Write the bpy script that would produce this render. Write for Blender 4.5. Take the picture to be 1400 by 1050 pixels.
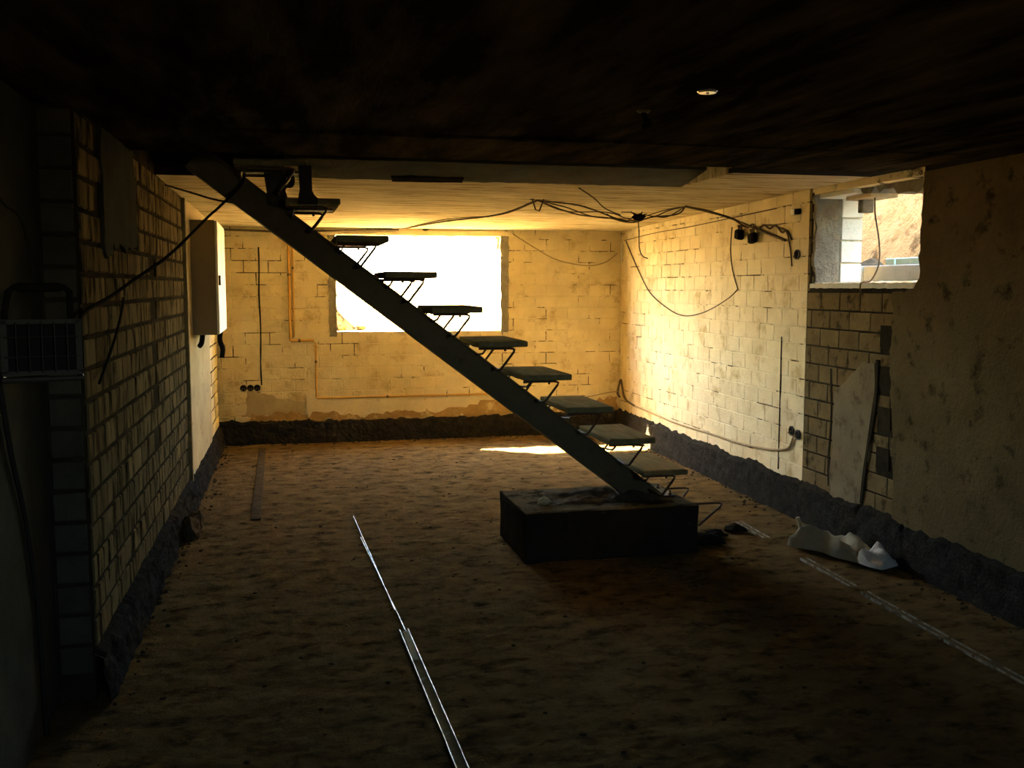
import bpy, bmesh, math, random
from mathutils import Vector, Matrix, noise
random.seed(7)
D = bpy.data
S = bpy.context.scene
for o in list(D.objects):
    D.objects.remove(o)
C = S.collection

# ------------------------------------------------------------------ camera, sky, sun, exposure
cam = D.cameras.new('camera'); cam.lens = 35.0; cam.sensor_width = 36.0; cam.clip_start = 0.05
co = D.objects.new('camera', cam); C.objects.link(co)
co.location = (0, 0, 1.65)
co.rotation_euler = (math.radians(90 - 5.58), 0, math.radians(-13.17))
S.camera = co

SUN_DIR = Vector((0.86, -0.71, -1.0)).normalized()
w = D.worlds.new('sky'); S.world = w; w.use_nodes = True
nt = w.node_tree; nt.nodes.clear()
sk = nt.nodes.new('ShaderNodeTexSky'); sk.sky_type = 'NISHITA'; sk.sun_disc = False
sk.sun_elevation = math.radians(42); sk.sun_rotation = math.atan2(-SUN_DIR.x, -SUN_DIR.y)
sk.air_density = 1.3; sk.dust_density = 1.5; sk.ozone_density = 1.0
bg = nt.nodes.new('ShaderNodeBackground'); bg.inputs[1].default_value = 0.75
ow = nt.nodes.new('ShaderNodeOutputWorld')
nt.links.new(sk.outputs[0], bg.inputs[0]); nt.links.new(bg.outputs[0], ow.inputs[0])

sl = D.lights.new('sun', 'SUN'); sl.energy = 40.0; sl.angle = math.radians(0.6); sl.color = (1.0, 0.80, 0.46)
so = D.objects.new('sun', sl); C.objects.link(so)
so.rotation_euler = SUN_DIR.to_track_quat('-Z', 'Y').to_euler(); so.location = (-6, 16, 9)

def portal(name, loc, rot, sx, sy):
    l = D.lights.new(name, 'AREA'); l.shape = 'RECTANGLE'; l.size = sx; l.size_y = sy
    l.cycles.is_portal = True
    o = D.objects.new(name, l); C.objects.link(o); o.location = loc; o.rotation_euler = rot
portal('portal_back', (1.49, 11.1, 1.69), (math.radians(-90), 0, 0), 1.9, 1.15)
portal('portal_right', (4.08, 5.7, 1.97), (math.radians(90), 0, math.radians(90)), 1.35, 0.75)

portal('portal_fill', (1.4, -2.4, 1.92), (math.radians(90), 0, 0), 0.65, .6)  # sky portal at the unseen opening added for fill light

vs = S.view_settings
vs.view_transform = 'Standard'; vs.look = 'None'; vs.gamma = 1.0; vs.use_curve_mapping = False
vs.exposure = 3.35

# ------------------------------------------------------------------ materials
def mat(name, c1, c2, scale=6.0, rough=0.9, bump=0.3, bscale=40.0, spot=None, sscale=9.0, sth=0.62, swid=0.06,
        metal=0.0, rnd=0.0, stretch=None, bdist=0.02):
    m = D.materials.new(name); m.use_nodes = True
    t = m.node_tree; n = t.nodes; L = t.links
    b = n['Principled BSDF']
    b.inputs['Roughness'].default_value = rough; b.inputs['Metallic'].default_value = metal
    b.inputs['Specular IOR Level'].default_value = 0.3 if rough < .75 else 0.0
    g = n.new('ShaderNodeNewGeometry'); pos = g.outputs['Position']
    if stretch:
        vm = n.new('ShaderNodeVectorMath'); vm.operation = 'MULTIPLY'; vm.inputs[1].default_value = stretch
        L.new(pos, vm.inputs[0]); pos = vm.outputs[0]
    def nz(sc, det=5.0, ro=0.6):
        x = n.new('ShaderNodeTexNoise'); x.inputs['Scale'].default_value = sc
        x.inputs['Detail'].default_value = det; x.inputs['Roughness'].default_value = ro
        L.new(pos, x.inputs['Vector']); return x
    def mix(a, bb, f):
        x = n.new('ShaderNodeMix'); x.data_type = 'RGBA'
        if isinstance(a, tuple): x.inputs[6].default_value = (*a, 1)
        else: L.new(a, x.inputs[6])
        if isinstance(bb, tuple): x.inputs[7].default_value = (*bb, 1)
        else: L.new(bb, x.inputs[7])
        L.new(f, x.inputs[0]); return x.outputs[2]
    def ramp(sock, lo, hi):
        x = n.new('ShaderNodeMapRange'); x.inputs[1].default_value = lo; x.inputs[2].default_value = hi
        L.new(sock, x.inputs[0]); return x.outputs[0]
    col = mix(c1, c2, ramp(nz(scale).outputs[0], 0.3, 0.7))
    if spot:
        col = mix(col, spot, ramp(nz(sscale, 6, 0.65).outputs[0], sth - swid, sth + swid))
    if rnd:
        oi = n.new('ShaderNodeObjectInfo')
        mr = n.new('ShaderNodeMapRange'); mr.inputs[3].default_value = 1 - rnd; mr.inputs[4].default_value = 1 + rnd * 0.4
        L.new(oi.outputs['Random'], mr.inputs[0])
        hv = n.new('ShaderNodeHueSaturation'); L.new(mr.outputs[0], hv.inputs['Value']); L.new(col, hv.inputs['Color'])
        col = hv.outputs[0]
    L.new(col, b.inputs['Base Color'])
    if bump:
        bp = n.new('ShaderNodeBump'); bp.inputs['Strength'].default_value = bump; bp.inputs['Distance'].default_value = bdist
        L.new(nz(bscale, 8, 0.7).outputs[0], bp.inputs['Height']); L.new(bp.outputs[0], b.inputs['Normal'])
    return m

M = {}
M['brick_left'] = mat('dim_sand_lime_brick', (.175, .135, .066), (.105, .08, .04), 7, .92, .5, 60, spot=(.028, .022, .012), sscale=9, sth=.55, rnd=.30, stretch=(1.6, 1.6, .45))  # sand-lime brick darkened to paint in the dimness of the left wall
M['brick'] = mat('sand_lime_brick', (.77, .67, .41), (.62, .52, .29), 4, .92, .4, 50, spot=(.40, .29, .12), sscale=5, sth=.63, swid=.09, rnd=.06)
M['brick_sooty'] = mat('shaded_brick', (.085, .078, .058), (.052, .048, .036), 7, .92, .5, 60, rnd=.2)  # plain pier brick, darkened for the shade on its end face
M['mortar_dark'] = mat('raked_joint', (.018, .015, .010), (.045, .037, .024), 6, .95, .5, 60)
M['mortar'] = mat('smeared_joint', (.74, .65, .41), (.62, .53, .31), 4, .95, .4, 60, spot=(.07, .05, .03), sscale=3.6, sth=.56, swid=.03)
M['plaster'] = mat('dim_old_plaster', (.145, .112, .055), (.095, .072, .035), 3, .9, .6, 30, spot=(.04, .03, .016), sscale=7, sth=.62)  # plaster tone darkened to paint in the dim near end
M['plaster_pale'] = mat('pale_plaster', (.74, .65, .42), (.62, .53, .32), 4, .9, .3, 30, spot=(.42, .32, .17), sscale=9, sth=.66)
M['plaster_dark'] = mat('dim_plaster', (.06, .06, .046), (.04, .039, .03), 4, .95, .5, 30)  # dark tone paints in the gloom of the near walls
M['tar'] = mat('bitumen_and_dirt', (.022, .021, .018), (.05, .046, .037), 14, 1.0, .9, 45, bdist=.04)
M['floor'] = mat('dusty_screed', (.225, .153, .064), (.130, .088, .037), 4.5, .95, 1.0, 75, spot=(.042, .030, .015), sscale=7.5, sth=.59, swid=.11, stretch=(0.9, 1.3, 1), bdist=.025)
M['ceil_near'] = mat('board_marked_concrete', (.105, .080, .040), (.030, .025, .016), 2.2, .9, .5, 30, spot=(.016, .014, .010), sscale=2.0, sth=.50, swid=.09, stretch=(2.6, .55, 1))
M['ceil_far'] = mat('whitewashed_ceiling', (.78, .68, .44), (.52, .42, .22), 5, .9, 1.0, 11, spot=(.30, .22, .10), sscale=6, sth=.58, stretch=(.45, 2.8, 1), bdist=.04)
M['cement_grey'] = mat('grey_cement_face', (.20, .185, .135), (.14, .13, .095), 5, .95, .6, 40)
M['concrete_block'] = mat('shaded_concrete', (.045, .038, .026), (.025, .022, .016), 6, .95, .7, 50, spot=(.08, .066, .045), sscale=12, sth=.66)  # dark tone paints in the shade on the block's front
M['mortar_bed'] = mat('crumbled_mortar', (.19, .165, .12), (.07, .06, .045), 12, .95, .9, 60, bdist=.03)
M['steel_dark'] = mat('painted_steel', (.135, .105, .055), (.10, .08, .042), 9, .6, .25, 70, spot=(.07, .045, .024), sscale=12, sth=.66)
M['steel_black'] = mat('black_steel', (.02, .018, .015), (.035, .03, .024), 9, .6, .2, 70)
M['rod'] = mat('rusty_rod', (.10, .06, .035), (.06, .04, .028), 20, .6, .2, 80)
M['tread'] = mat('weathered_board', (.36, .31, .17), (.22, .19, .10), 5, .9, .5, 60, stretch=(5, 1, 5), rnd=.2)
M['zinc'] = mat('dusty_zinc', (.55, .53, .45), (.20, .175, .125), 10, .5, .2, 40, metal=.85, spot=(.12, .09, .05), sscale=14, sth=.52)
M['zinc_dusty'] = mat('dust_covered_zinc', (.20, .15, .08), (.12, .09, .045), 12, .8, .5, 40, spot=(.30, .27, .2), sscale=6, sth=.66)
M['cable'] = mat('dusty_cable', (.16, .12, .075), (.09, .07, .045), 20, .8, 0)
M['cable_pale'] = mat('pale_cable', (.42, .33, .19), (.32, .25, .14), 20, .8, 0)
M['cable_black'] = mat('black_cable', (.02, .019, .017), (.03, .028, .024), 20, .95, 0)
M['plastic_black'] = mat('black_plastic', (.010, .010, .009), (.016, .015, .014), 20, .8, 0)
M['glass_dark'] = mat('lamp_glass', (.014, .015, .014), (.011, .0115, .011), 20, .85, 0)
M['white_plastic'] = mat('white_plastic', (.85, .83, .76), (.80, .77, .70), 10, .5, 0)
M['cabinet'] = mat('shaded_cream_enamel', (.22, .18, .11), (.19, .155, .095), 5, .6, .1, 30, spot=(.14, .11, .065), sscale=8, sth=.7)  # cream darkened to paint the shade on the side away from the window
M['timber'] = mat('raw_timber', (.55, .44, .27), (.42, .33, .19), 6, .85, .3, 50, stretch=(4, 4, .6))
M['pipe'] = mat('ochre_pipe', (.62, .36, .07), (.50, .28, .05), 12, .55, .1, 40)
M['bag'] = mat('pale_sack', (.42, .385, .27), (.33, .30, .20), 9, .8, .3, 40)
M['bag_white'] = mat('white_sack', (.70, .70, .64), (.6, .6, .54), 9, .6, .2, 40)
M['white_block'] = mat('white_block', (.80, .80, .70), (.68, .68, .58), 9, .9, .4, 40, rnd=.08)
M['grey_mortar'] = mat('rough_grey_mortar', (.36, .34, .26), (.24, .22, .17), 12, .95, .9, 40, bdist=.04)
M['green_board'] = mat('weathered_green_board', (.30, .46, .36), (.42, .54, .46), 8, .8, .3, 40)
M['grey_board'] = mat('weathered_grey_board', (.70, .72, .68), (.56, .60, .56), 8, .8, .3, 40)
M['earth'] = mat('sandy_soil', (.55, .37, .16), (.40, .26, .10), 5, .95, .9, 14, spot=(.10, .07, .03), sscale=7, sth=.56, bdist=.06)
M['hatch'] = mat('black_board', (.03, .027, .022), (.018, .016, .014), 6, .9, .3, 40)  # near-black tone for the closing boards and dark ceiling strips
M['rubble'] = mat('rubble', (.10, .078, .045), (.05, .04, .025), 12, .95, .6, 40, rnd=.2)
M['earth_side'] = mat('shaded_sandy_soil', (.50, .33, .15), (.34, .215, .085), 6, .95, 1.0, 12, spot=(.15, .10, .045), sscale=5, sth=.60, bdist=.08)
M['brick_bare'] = mat('bare_dim_brown_brick', (.20, .15, .07), (.13, .095, .044), 6, .92, .5, 50, spot=(.05, .036, .018), sscale=8, sth=.60, rnd=.2)  # bare brown brick, darkened further where the window light falls off
M['plaster_grey'] = mat('grey_repair_plaster', (.21, .175, .105), (.155, .125, .072), 4, .9, .4, 30, spot=(.09, .07, .04), sscale=7, sth=.60)
M['strip'] = mat('yellowed_plaster', (.50, .41, .23), (.38, .31, .17), 4, .9, .3, 30, spot=(.2, .15, .08), sscale=9, sth=.66)
M['gloss_white'] = mat('gloss_white_plastic', (.95, .94, .88), (.92, .9, .84), 10, .22, 0, metal=.85)
M['stained'] = mat('brown_stained_plaster', (.46, .31, .12), (.30, .19, .07), 7, .95, .6, 40, spot=(.62, .5, .28), sscale=9, sth=.62)
M['lit_top'] = mat('lit_cement_top', (.13, .112, .07), (.075, .064, .04), 6, .95, .7, 50, spot=(.03, .026, .018), sscale=7, sth=.6)  # lighter tone paints the daylight falling on the block's top
M['soil_shaded'] = mat('shaded_heap_soil', (.20, .135, .055), (.13, .085, .032), 6, .95, 1.0, 16, spot=(.03, .022, .01), sscale=10, sth=.55, bdist=.06)  # soil darkened to paint the shade on the heap's near side
M['leaf'] = mat('leaf', (.10, .16, .06), (.16, .2, .08), 6, .6, 0)
M['render_out'] = mat('outside_render', (.6, .55, .45), (.5, .46, .38), 4, .9, .2, 30)

# ------------------------------------------------------------------ helpers
class MB:
    def __init__(s): s.v = []; s.f = []
    def add(s, vs, fs):
        k = len(s.v); s.v += [Vector(p) for p in vs]; s.f += [tuple(i + k for i in f) for f in fs]; return s
    def box(s, x0, x1, y0, y1, z0, z1, fn=None, cham=0.0):
        xs = [x0, x1]; ys = [y0, y1]; zs = [z0, z1]
        if cham:
            bm = bmesh.new(); bmesh.ops.create_cube(bm, size=1)
            for v in bm.verts:
                v.co = Vector(((x0 + x1) / 2 + v.co.x * (x1 - x0), (y0 + y1) / 2 + v.co.y * (y1 - y0), (z0 + z1) / 2 + v.co.z * (z1 - z0)))
            bmesh.ops.bevel(bm, geom=list(bm.edges), offset=cham, segments=1, affect='EDGES')
            bm.verts.index_update()
            vs = [v.co.copy() for v in bm.verts]; fs = [tuple(v.index for v in f.verts) for f in bm.faces]; bm.free()
        else:
            vs = [Vector((x, y, z)) for z in zs for y in ys for x in xs]
            fs = [(0, 2, 3, 1), (4, 5, 7, 6), (0, 1, 5, 4), (2, 6, 7, 3), (0, 4, 6, 2), (1, 3, 7, 5)]
        if fn: vs = [fn(v) for v in vs]
        return s.add(vs, fs)
    def tube(s, pts, r, n=8, closed=False):
        pts = [Vector(p) for p in pts]; rings = []; N = len(pts)
        prev = None
        for i in range(N):
            if closed: t = pts[(i + 1) % N] - pts[i - 1]
            else: t = pts[min(i + 1, N - 1)] - pts[max(i - 1, 0)]
            t.normalize()
            if prev is None:
                a = Vector((0, 0, 1)) if abs(t.z) < .9 else Vector((1, 0, 0))
                u = t.cross(a).normalized()
            else:
                u = (prev - t * prev.dot(t)).normalized()
            prev = u; v = t.cross(u)
            rings.append([pts[i] + (u * math.cos(2 * math.pi * k / n) + v * math.sin(2 * math.pi * k / n)) * r for k in range(n)])
        vs = [p for rg in rings for p in rg]; fs = []
        for i in range(N if closed else N - 1):
            j = (i + 1) % N
            for k in range(n):
                fs.append((i * n + k, i * n + (k + 1) % n, j * n + (k + 1) % n, j * n + k))
        if not closed:
            fs.append(tuple(range(n - 1, -1, -1))); fs.append(tuple((N - 1) * n + k for k in range(n)))
        return s.add(vs, fs)
    def lathe(s, prof, n=20, fn=None):
        vs = []; fs = []
        for r, z in prof:
            for k in range(n):
                a = 2 * math.pi * k / n; vs.append(Vector((r * math.cos(a), r * math.sin(a), z)))
        for i in range(len(prof) - 1):
            for k in range(n):
                fs.append((i * n + k, i * n + (k + 1) % n, (i + 1) * n + (k + 1) % n, (i + 1) * n + k))
        fs.append(tuple(range(n - 1, -1, -1))); fs.append(tuple((len(prof) - 1) * n + k for k in range(n)))
        if fn: vs = [fn(v) for v in vs]
        return s.add(vs, fs)
    def prism(s, poly, fn, n0, n1):
        k = len(poly)
        vs = [fn(u, v, n0) for u, v in poly] + [fn(u, v, n1) for u, v in poly]
        fs = [tuple(range(k - 1, -1, -1)), tuple(range(k, 2 * k))] + [(i, (i + 1) % k, k + (i + 1) % k, k + i) for i in range(k)]
        return s.add(vs, fs)
    def grid(s, nu, nv, fn):
        vs = [fn(i / nu, j / nv) for j in range(nv + 1) for i in range(nu + 1)]
        fs = [(j * (nu + 1) + i, j * (nu + 1) + i + 1, (j + 1) * (nu + 1) + i + 1, (j + 1) * (nu + 1) + i) for j in range(nv) for i in range(nu)]
        return s.add(vs, fs)
    def mesh(s, name, off=Vector((0, 0, 0))):
        me = D.meshes.new(name); me.from_pydata([tuple(p - off) for p in s.v], [], s.f)
        bm = bmesh.new(); bm.from_mesh(me); bmesh.ops.recalc_face_normals(bm, faces=bm.faces); bm.to_mesh(me); bm.free()
        return me

def base_of(o):
    p = Vector((0, 0, 0))
    while o is not None:
        p += o.location; o = o.parent
    return p
def obj(name, mb, m, parent=None, smooth=False, base=None):
    off = base_of(parent) if parent is not None else Vector(base or (0, 0, 0))
    me = mb.mesh(name, off)
    me.materials.append(M[m] if isinstance(m, str) else m)
    if smooth:
        for p in me.polygons: p.use_smooth = True
    o = D.objects.new(name, me); C.objects.link(o)
    if parent is not None: o.parent = parent
    else: o.location = off
    return o
def tag(o, label=None, cat=None, group=None, kind=None):
    if label: o['label'] = label
    if cat: o['category'] = cat
    if group: o['group'] = group
    if kind: o['kind'] = kind
    return o
def thing(name, label, cat, loc, group=None):
    o = D.objects.new(name, None); C.objects.link(o); o.location = loc; o.empty_display_size = .1
    return tag(o, label, cat, group)
def struct(name, mb, m, label=None):
    return tag(obj(name, mb, m), label, kind='structure')
def smoothpath(pts, n=6):
    pts = [Vector(p) for p in pts]; out = []
    for i in range(len(pts) - 1):
        p0 = pts[max(i - 1, 0)]; p1 = pts[i]; p2 = pts[i + 1]; p3 = pts[min(i + 2, len(pts) - 1)]
        for k in range(n):
            t = k / n
            out.append(.5 * ((2 * p1) + (p2 - p0) * t + (2 * p0 - 5 * p1 + 4 * p2 - p3) * t * t + (3 * p1 - p0 - 3 * p2 + p3) * t ** 3))
    out.append(pts[-1]); return out
def nz(x, y, z=0.0): return noise.noise(Vector((x, y, z)))
def chunk(mb, c, r, seed, sq=(1, 1, 1), sub=2):
    bm = bmesh.new(); bmesh.ops.create_icosphere(bm, subdivisions=sub, radius=1)
    bm.verts.index_update()
    vs = []
    for v in bm.verts:
        p = v.co * (1 + .45 * noise.noise(v.co * 1.7 + Vector((seed * 3.1, seed, 0))))
        vs.append(Vector(c) + Vector((p.x * sq[0], p.y * sq[1], p.z * sq[2])) * r)
    fs = [tuple(v.index for v in f.verts) for f in bm.faces]; bm.free()
    return mb.add(vs, fs)

class Frame:                       # a wall plane: u along the wall, v up, n into the room
    def __init__(s, ox, oy, ux, uy):
        s.o = Vector((ox, oy, 0)); s.U = Vector((ux, uy, 0)).normalized(); s.N = Vector((0, 0, 1)).cross(s.U)
        s.rot = math.atan2(s.U.y, s.U.x)
    def p(s, u, v, n): return s.o + s.U * u + s.N * n + Vector((0, 0, v))
    def box(s, mb, u0, u1, v0, v1, n0, n1, cham=0.0):
        return mb.box(u0, u1, n0, n1, v0, v1, fn=lambda q: s.p(q.x, q.z, q.y), cham=cham)

XR0, XRS = 3.4352, .0321            # right wall: X = XR0 + XRS*Y
XL0, XLS = -.816, .0165             # left wall:  X = XL0 + XLS*Y
YB = 10.75
FR = Frame(XR0, 0, XRS, 1)
FL = Frame(XL0, 0, -XLS, -1)        # u = -Y
FB = Frame(0, YB, -1, 0)            # u = -X
FE = Frame(0, 4.15, -1, 0)          # end face of the left wall pier, u = -X

brick_cache = {}
def brick_mesh(L, h, proud, m, var):
    key = (round(L, 2), h, proud, m, var)
    if key in brick_cache: return brick_cache[key]
    r = random.Random(str(key)); c = min(.005, proud * .7)
    j = lambda a: r.uniform(-a, a)
    x, z = key[0] / 2, h / 2
    B = [(-x, 0, -z), (x, 0, -z), (x, 0, z), (-x, 0, z)]
    mid = [(a + j(.002), proud - c + j(.001), b + j(.002)) for a, _, b in B]
    f = [(a * (1 - c / x) + j(.001), proud + j(.0015), b * (1 - c / z) + j(.001)) for a, _, b in B]
    v = B + mid + f; fs = []
    for k in range(4):
        l = (k + 1) % 4
        fs += [(k, l, 4 + l, 4 + k), (4 + k, 4 + l, 8 + l, 8 + k)]
    fs.append((8, 9, 10, 11))
    mb = MB().add(v, fs); me = mb.mesh('brick'); me.materials.append(M[m])
    brick_cache[key] = me; return me
def lay(frame, u0, u1, v0, v1, parent, m, L=.25, h=.125, joint=.012, proud=.006, holes=(), skip=None, limit=300, eye=Vector((0, 0, 1.65)), jit=0.0, offs=0.0):
    cells = []; row = 0; v = v0; rr = random.Random(5)
    while v < v1 - .03:
        vt = min(v + h, v1); vc = (v + vt) / 2
        u = u0 - (offs + (row % 2) * L / 2) % L
        while u < u1:
            segs = [(max(u, u0), min(u + L, u1))]
            for (a, b, c, d) in holes:
                if c < vc < d:
                    ns = []
                    for (p, q) in segs:
                        if q <= a or p >= b: ns.append((p, q)); continue
                        if p < a: ns.append((p, a))
                        if q > b: ns.append((b, q))
                    segs = ns
            for p, q in segs:
                if q - p > .04 and not (skip and skip((p + q) / 2, vc)):
                    cells.append((p, q, v, vt, rr.uniform(-jit, jit)))
            u += L
        v += h; row += 1
    cells.sort(key=lambda c: (frame.p((c[0] + c[1]) / 2, (c[2] + c[3]) / 2, 0) - eye).length)
    for i, (p, q, a, b, dn) in enumerate(cells[:limit]):
        me = brick_mesh(q - p - joint, round(b - a - joint, 3), proud, m, i % 4)
        o = D.objects.new('brick', me); C.objects.link(o); o.parent = parent
        o.location = frame.p((p + q) / 2, (a + b) / 2, dn); o.rotation_euler = (0, 0, frame.rot)
    if len(cells) > limit:
        mb = MB()
        for (p, q, a, b, dn) in cells[limit:]:
            frame.box(mb, p + joint / 2, q - joint / 2, a + joint / 2, b - joint / 2, -.004, proud)
        tag(obj('far_bricks', mb, m, parent), kind='stuff')
    return len(cells)

def ragged(poly, step=.04, amp=.012, seed=0, keep=()):
    out = []
    for i in range(len(poly)):
        a = Vector(poly[i]); b = Vector(poly[(i + 1) % len(poly)]); d = b - a
        k = 1 if i in keep else max(1, int(d.length / step))
        nrm = Vector((-d.y, d.x)).normalized() if d.length else Vector((0, 0))
        for t in range(k):
            q = a + d * (t / k)
            if t: q += nrm * amp * (nz(q.x * 9 + seed, q.y * 9, seed) + .6 * nz(q.x * 31, q.y * 31 + seed, 2.0)) * 2
            out.append((q.x, q.y))
    return out
def patch(frame, poly, n1, m, parent, name='plaster_patch', seed=0, amp=.012, keep=(), step=.04, label=None):
    mb = MB().prism(ragged(poly, step, amp, seed, keep), frame.p, -.002, n1)
    o = obj(name, mb, m, parent)
    if label: o['label'] = label
    return o

# ------------------------------------------------------------------ floor
def floor_z(x, y):
    z = .008 * nz(x * 1.1, y * 1.3, 3) + .006 * nz(x * 3.5, y * 5, 1) + .006 * nz(x * 9, y * 11, 7) + .005 * nz(x * 19, y * 21, 9) + .004 * nz(x * 38, y * 40, 5)
    return z - .008
mb = MB(); x0, x1, y0, y1 = -1.05, 3.95, -2.2, 10.9
mb.grid(240, 640, lambda a, b: Vector((x0 + (x1 - x0) * a, y0 + (y1 - y0) * b, floor_z(x0 + (x1 - x0) * a, y0 + (y1 - y0) * b))))
floor = struct('floor', mb, 'floor', 'rough dusty brown screed floor')

# ------------------------------------------------------------------ walls
ZT = 2.50
mb = MB()                                                         # back wall with the big opening
FB.box(mb, -4.3, -2.39, -.1, ZT, -.30, 0); FB.box(mb, -.60, 1.3, -.1, ZT, -.30, 0)
FB.box(mb, -2.39, -.60, -.1, 1.17, -.30, 0); FB.box(mb, -2.39, -.60, 2.20, ZT, -.30, 0)
wall_back = struct('wall_back', mb, 'mortar', 'golden lit brick back wall with the big bare opening')
mb = MB()                                                         # right wall with the small opening
FR.box(mb, -2.2, 5.08, -.1, ZT, -.36, 0); FR.box(mb, 6.34, 11.05, -.1, ZT, -.36, 0)
FR.box(mb, 5.08, 6.34, -.1, 1.655, -.36, 0); FR.box(mb, 5.08, 6.34, 2.285, ZT, -.36, 0)
wall_right = struct('wall_right', mb, 'mortar', 'brick right wall with the small high opening')
mb = MB()
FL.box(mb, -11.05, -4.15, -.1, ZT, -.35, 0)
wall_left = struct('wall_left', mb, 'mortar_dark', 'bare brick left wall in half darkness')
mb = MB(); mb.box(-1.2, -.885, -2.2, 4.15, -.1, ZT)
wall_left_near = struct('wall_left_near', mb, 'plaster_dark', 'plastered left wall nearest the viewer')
mb = MB(); mb.box(-1.2, 1.1, -2.35, -2.2, -.1, ZT); mb.box(1.7, 3.95, -2.35, -2.2, -.1, ZT); mb.box(1.1, 1.7, -2.35, -2.2, -.1, 1.65); mb.box(1.1, 1.7, -2.35, -2.2, 2.2, ZT)  # unseen opening added here to let in fill light
wall_front = struct('wall_front', mb, 'plaster_dark', 'wall behind the viewer with an opening added for fill light')

lay(FB, -3.78, .64, .17, 2.29, wall_back, 'brick', proud=.0028, joint=.009, holes=[(-2.47, -.52, 1.17, 2.24)], jit=.001)
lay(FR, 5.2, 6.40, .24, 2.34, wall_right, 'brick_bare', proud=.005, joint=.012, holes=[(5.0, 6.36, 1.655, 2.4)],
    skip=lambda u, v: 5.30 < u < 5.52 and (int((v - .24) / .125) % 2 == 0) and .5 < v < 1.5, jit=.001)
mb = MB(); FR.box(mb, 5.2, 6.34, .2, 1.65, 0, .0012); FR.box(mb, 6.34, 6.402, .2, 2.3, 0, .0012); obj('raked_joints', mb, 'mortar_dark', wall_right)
lay(FR, 6.40, 10.75, .24, 2.34, wall_right, 'brick', proud=.0026, joint=.009, jit=.001, limit=255)
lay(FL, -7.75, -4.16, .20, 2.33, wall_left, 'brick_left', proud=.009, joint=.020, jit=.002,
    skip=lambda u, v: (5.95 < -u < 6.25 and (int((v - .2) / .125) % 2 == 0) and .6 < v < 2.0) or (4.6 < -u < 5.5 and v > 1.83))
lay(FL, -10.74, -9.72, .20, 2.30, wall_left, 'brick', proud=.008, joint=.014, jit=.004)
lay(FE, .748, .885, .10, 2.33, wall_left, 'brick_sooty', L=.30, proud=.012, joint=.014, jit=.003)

# plaster left on the walls
patch(FL, [(-9.7, .2), (-9.7, 2.29), (-7.8, 2.3), (-7.8, .2)], .022, 'strip', wall_left, amp=.006, label='smooth upright plaster strip under the cabinet')
patch(FL, [(-5.55, 1.84), (-4.62, 1.80), (-4.60, 2.34), (-5.50, 2.34)], .02, 'plaster_dark', wall_left, amp=.03, seed=3, label='darkened plaster left near the ceiling')
mb = MB(); FL.box(mb, -7.80, -7.755, .15, 2.3, 0, .035, cham=.004); obj('timber_lath', mb, 'tread', wall_left)
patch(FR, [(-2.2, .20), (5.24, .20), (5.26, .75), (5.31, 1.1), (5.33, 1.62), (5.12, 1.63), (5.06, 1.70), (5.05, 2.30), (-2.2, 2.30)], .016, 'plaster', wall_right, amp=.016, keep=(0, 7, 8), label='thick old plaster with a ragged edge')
patch(FR, [(5.62, .20), (6.0, .20), (5.98, .62), (5.97, .95), (5.80, 1.06), (5.62, 1.18), (5.50, 1.18), (5.47, .95), (5.52, .7), (5.56, .45)], .012, 'plaster_grey', wall_right, amp=.012, seed=5, label='smooth grey plaster repair beside the black crack')
patch(FB, [(-2.46, .27), (-2.44, .40), (-2.05, .45), (-.50, .435), (-.40, .46), (-.38, .56), (-.30, .56), (-.27, .47), (-.27, .27)], .012, 'plaster_pale', wall_back, amp=.01, seed=8, label='pale plaster strip low on the back wall')
patch(FB, [(-.27, .30), (-.27, .43), (.16, .53), (.34, .56), (.36, .30)], .008, 'strip', wall_back, amp=.02, seed=11)
patch(FB, [(-.28, .22), (-.28, .30), (-.1, .34), (.1, .30), (.3, .33), (.36, .24)], .012, 'stained', wall_back, amp=.03, seed=21)
patch(FB, [(-2.7, .22), (-2.45, .36), (-2.15, .40), (-1.95, .33), (-1.6, .29), (-1.2, .31), (-.8, .28), (-.5, .31), (-.3, .27), (-.3, .22)], .016, 'stained', wall_back, amp=.03, seed=22)
patch(FB, [(-3.75, .22), (-3.75, .40), (-3.5, .36), (-3.3, .31), (-3.0, .30), (-3.0, .22)], .012, 'stained', wall_back, amp=.03, seed=23)
# rendered surround of the back opening
patch(FB, [(-.60, 1.12), (-.52, 1.12), (-.515, 2.24), (-.60, 2.24)], .010, 'grey_mortar', wall_back, amp=.008, seed=2)
patch(FB, [(-2.47, 1.15), (-2.39, 1.15), (-2.39, 2.24), (-2.48, 2.24)], .010, 'grey_mortar', wall_back, amp=.008, seed=4)
patch(FB, [(-2.5, 2.20), (-.45, 2.20), (-.45, 2.245), (-2.5, 2.245)], .014, 'plaster_pale', wall_back, amp=.004, seed=6)
# upright chases and the crack in the right wall
def groove(frame, pts, wd, parent, name, m='mortar_dark', n=.0075):
    mb = MB(); vs = []; fs = []
    for i, (u, v) in enumerate(pts):
        ww = wd * (1 + .5 * nz(u * 7, v * 9, 4))
        vs += [frame.p(u - ww, v, n), frame.p(u + ww, v, n), frame.p(u + ww, v, -.001), frame.p(u - ww, v, -.001)]
    for i in range(len(pts) - 1):
        a = 4 * i; b = a + 4
        fs += [(a + k, a + (k + 1) % 4, b + (k + 1) % 4, b + k) for k in range(4)]
    fs += [(3, 2, 1, 0), tuple(4 * (len(pts) - 1) + k for k in range(4))]
    mb.add(vs, fs); return obj(name, mb, m, parent)
groove(FR, [(5.60, .27), (5.575, .45), (5.545, .62), (5.50, .82), (5.47, 1.0), (5.465, 1.2)], .016, wall_right, 'crack', n=.0145)
groove(FR, [(6.77, .28 + .1 * k) for k in range(11)], .006, wall_right, 'crack', n=.0075)
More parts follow.
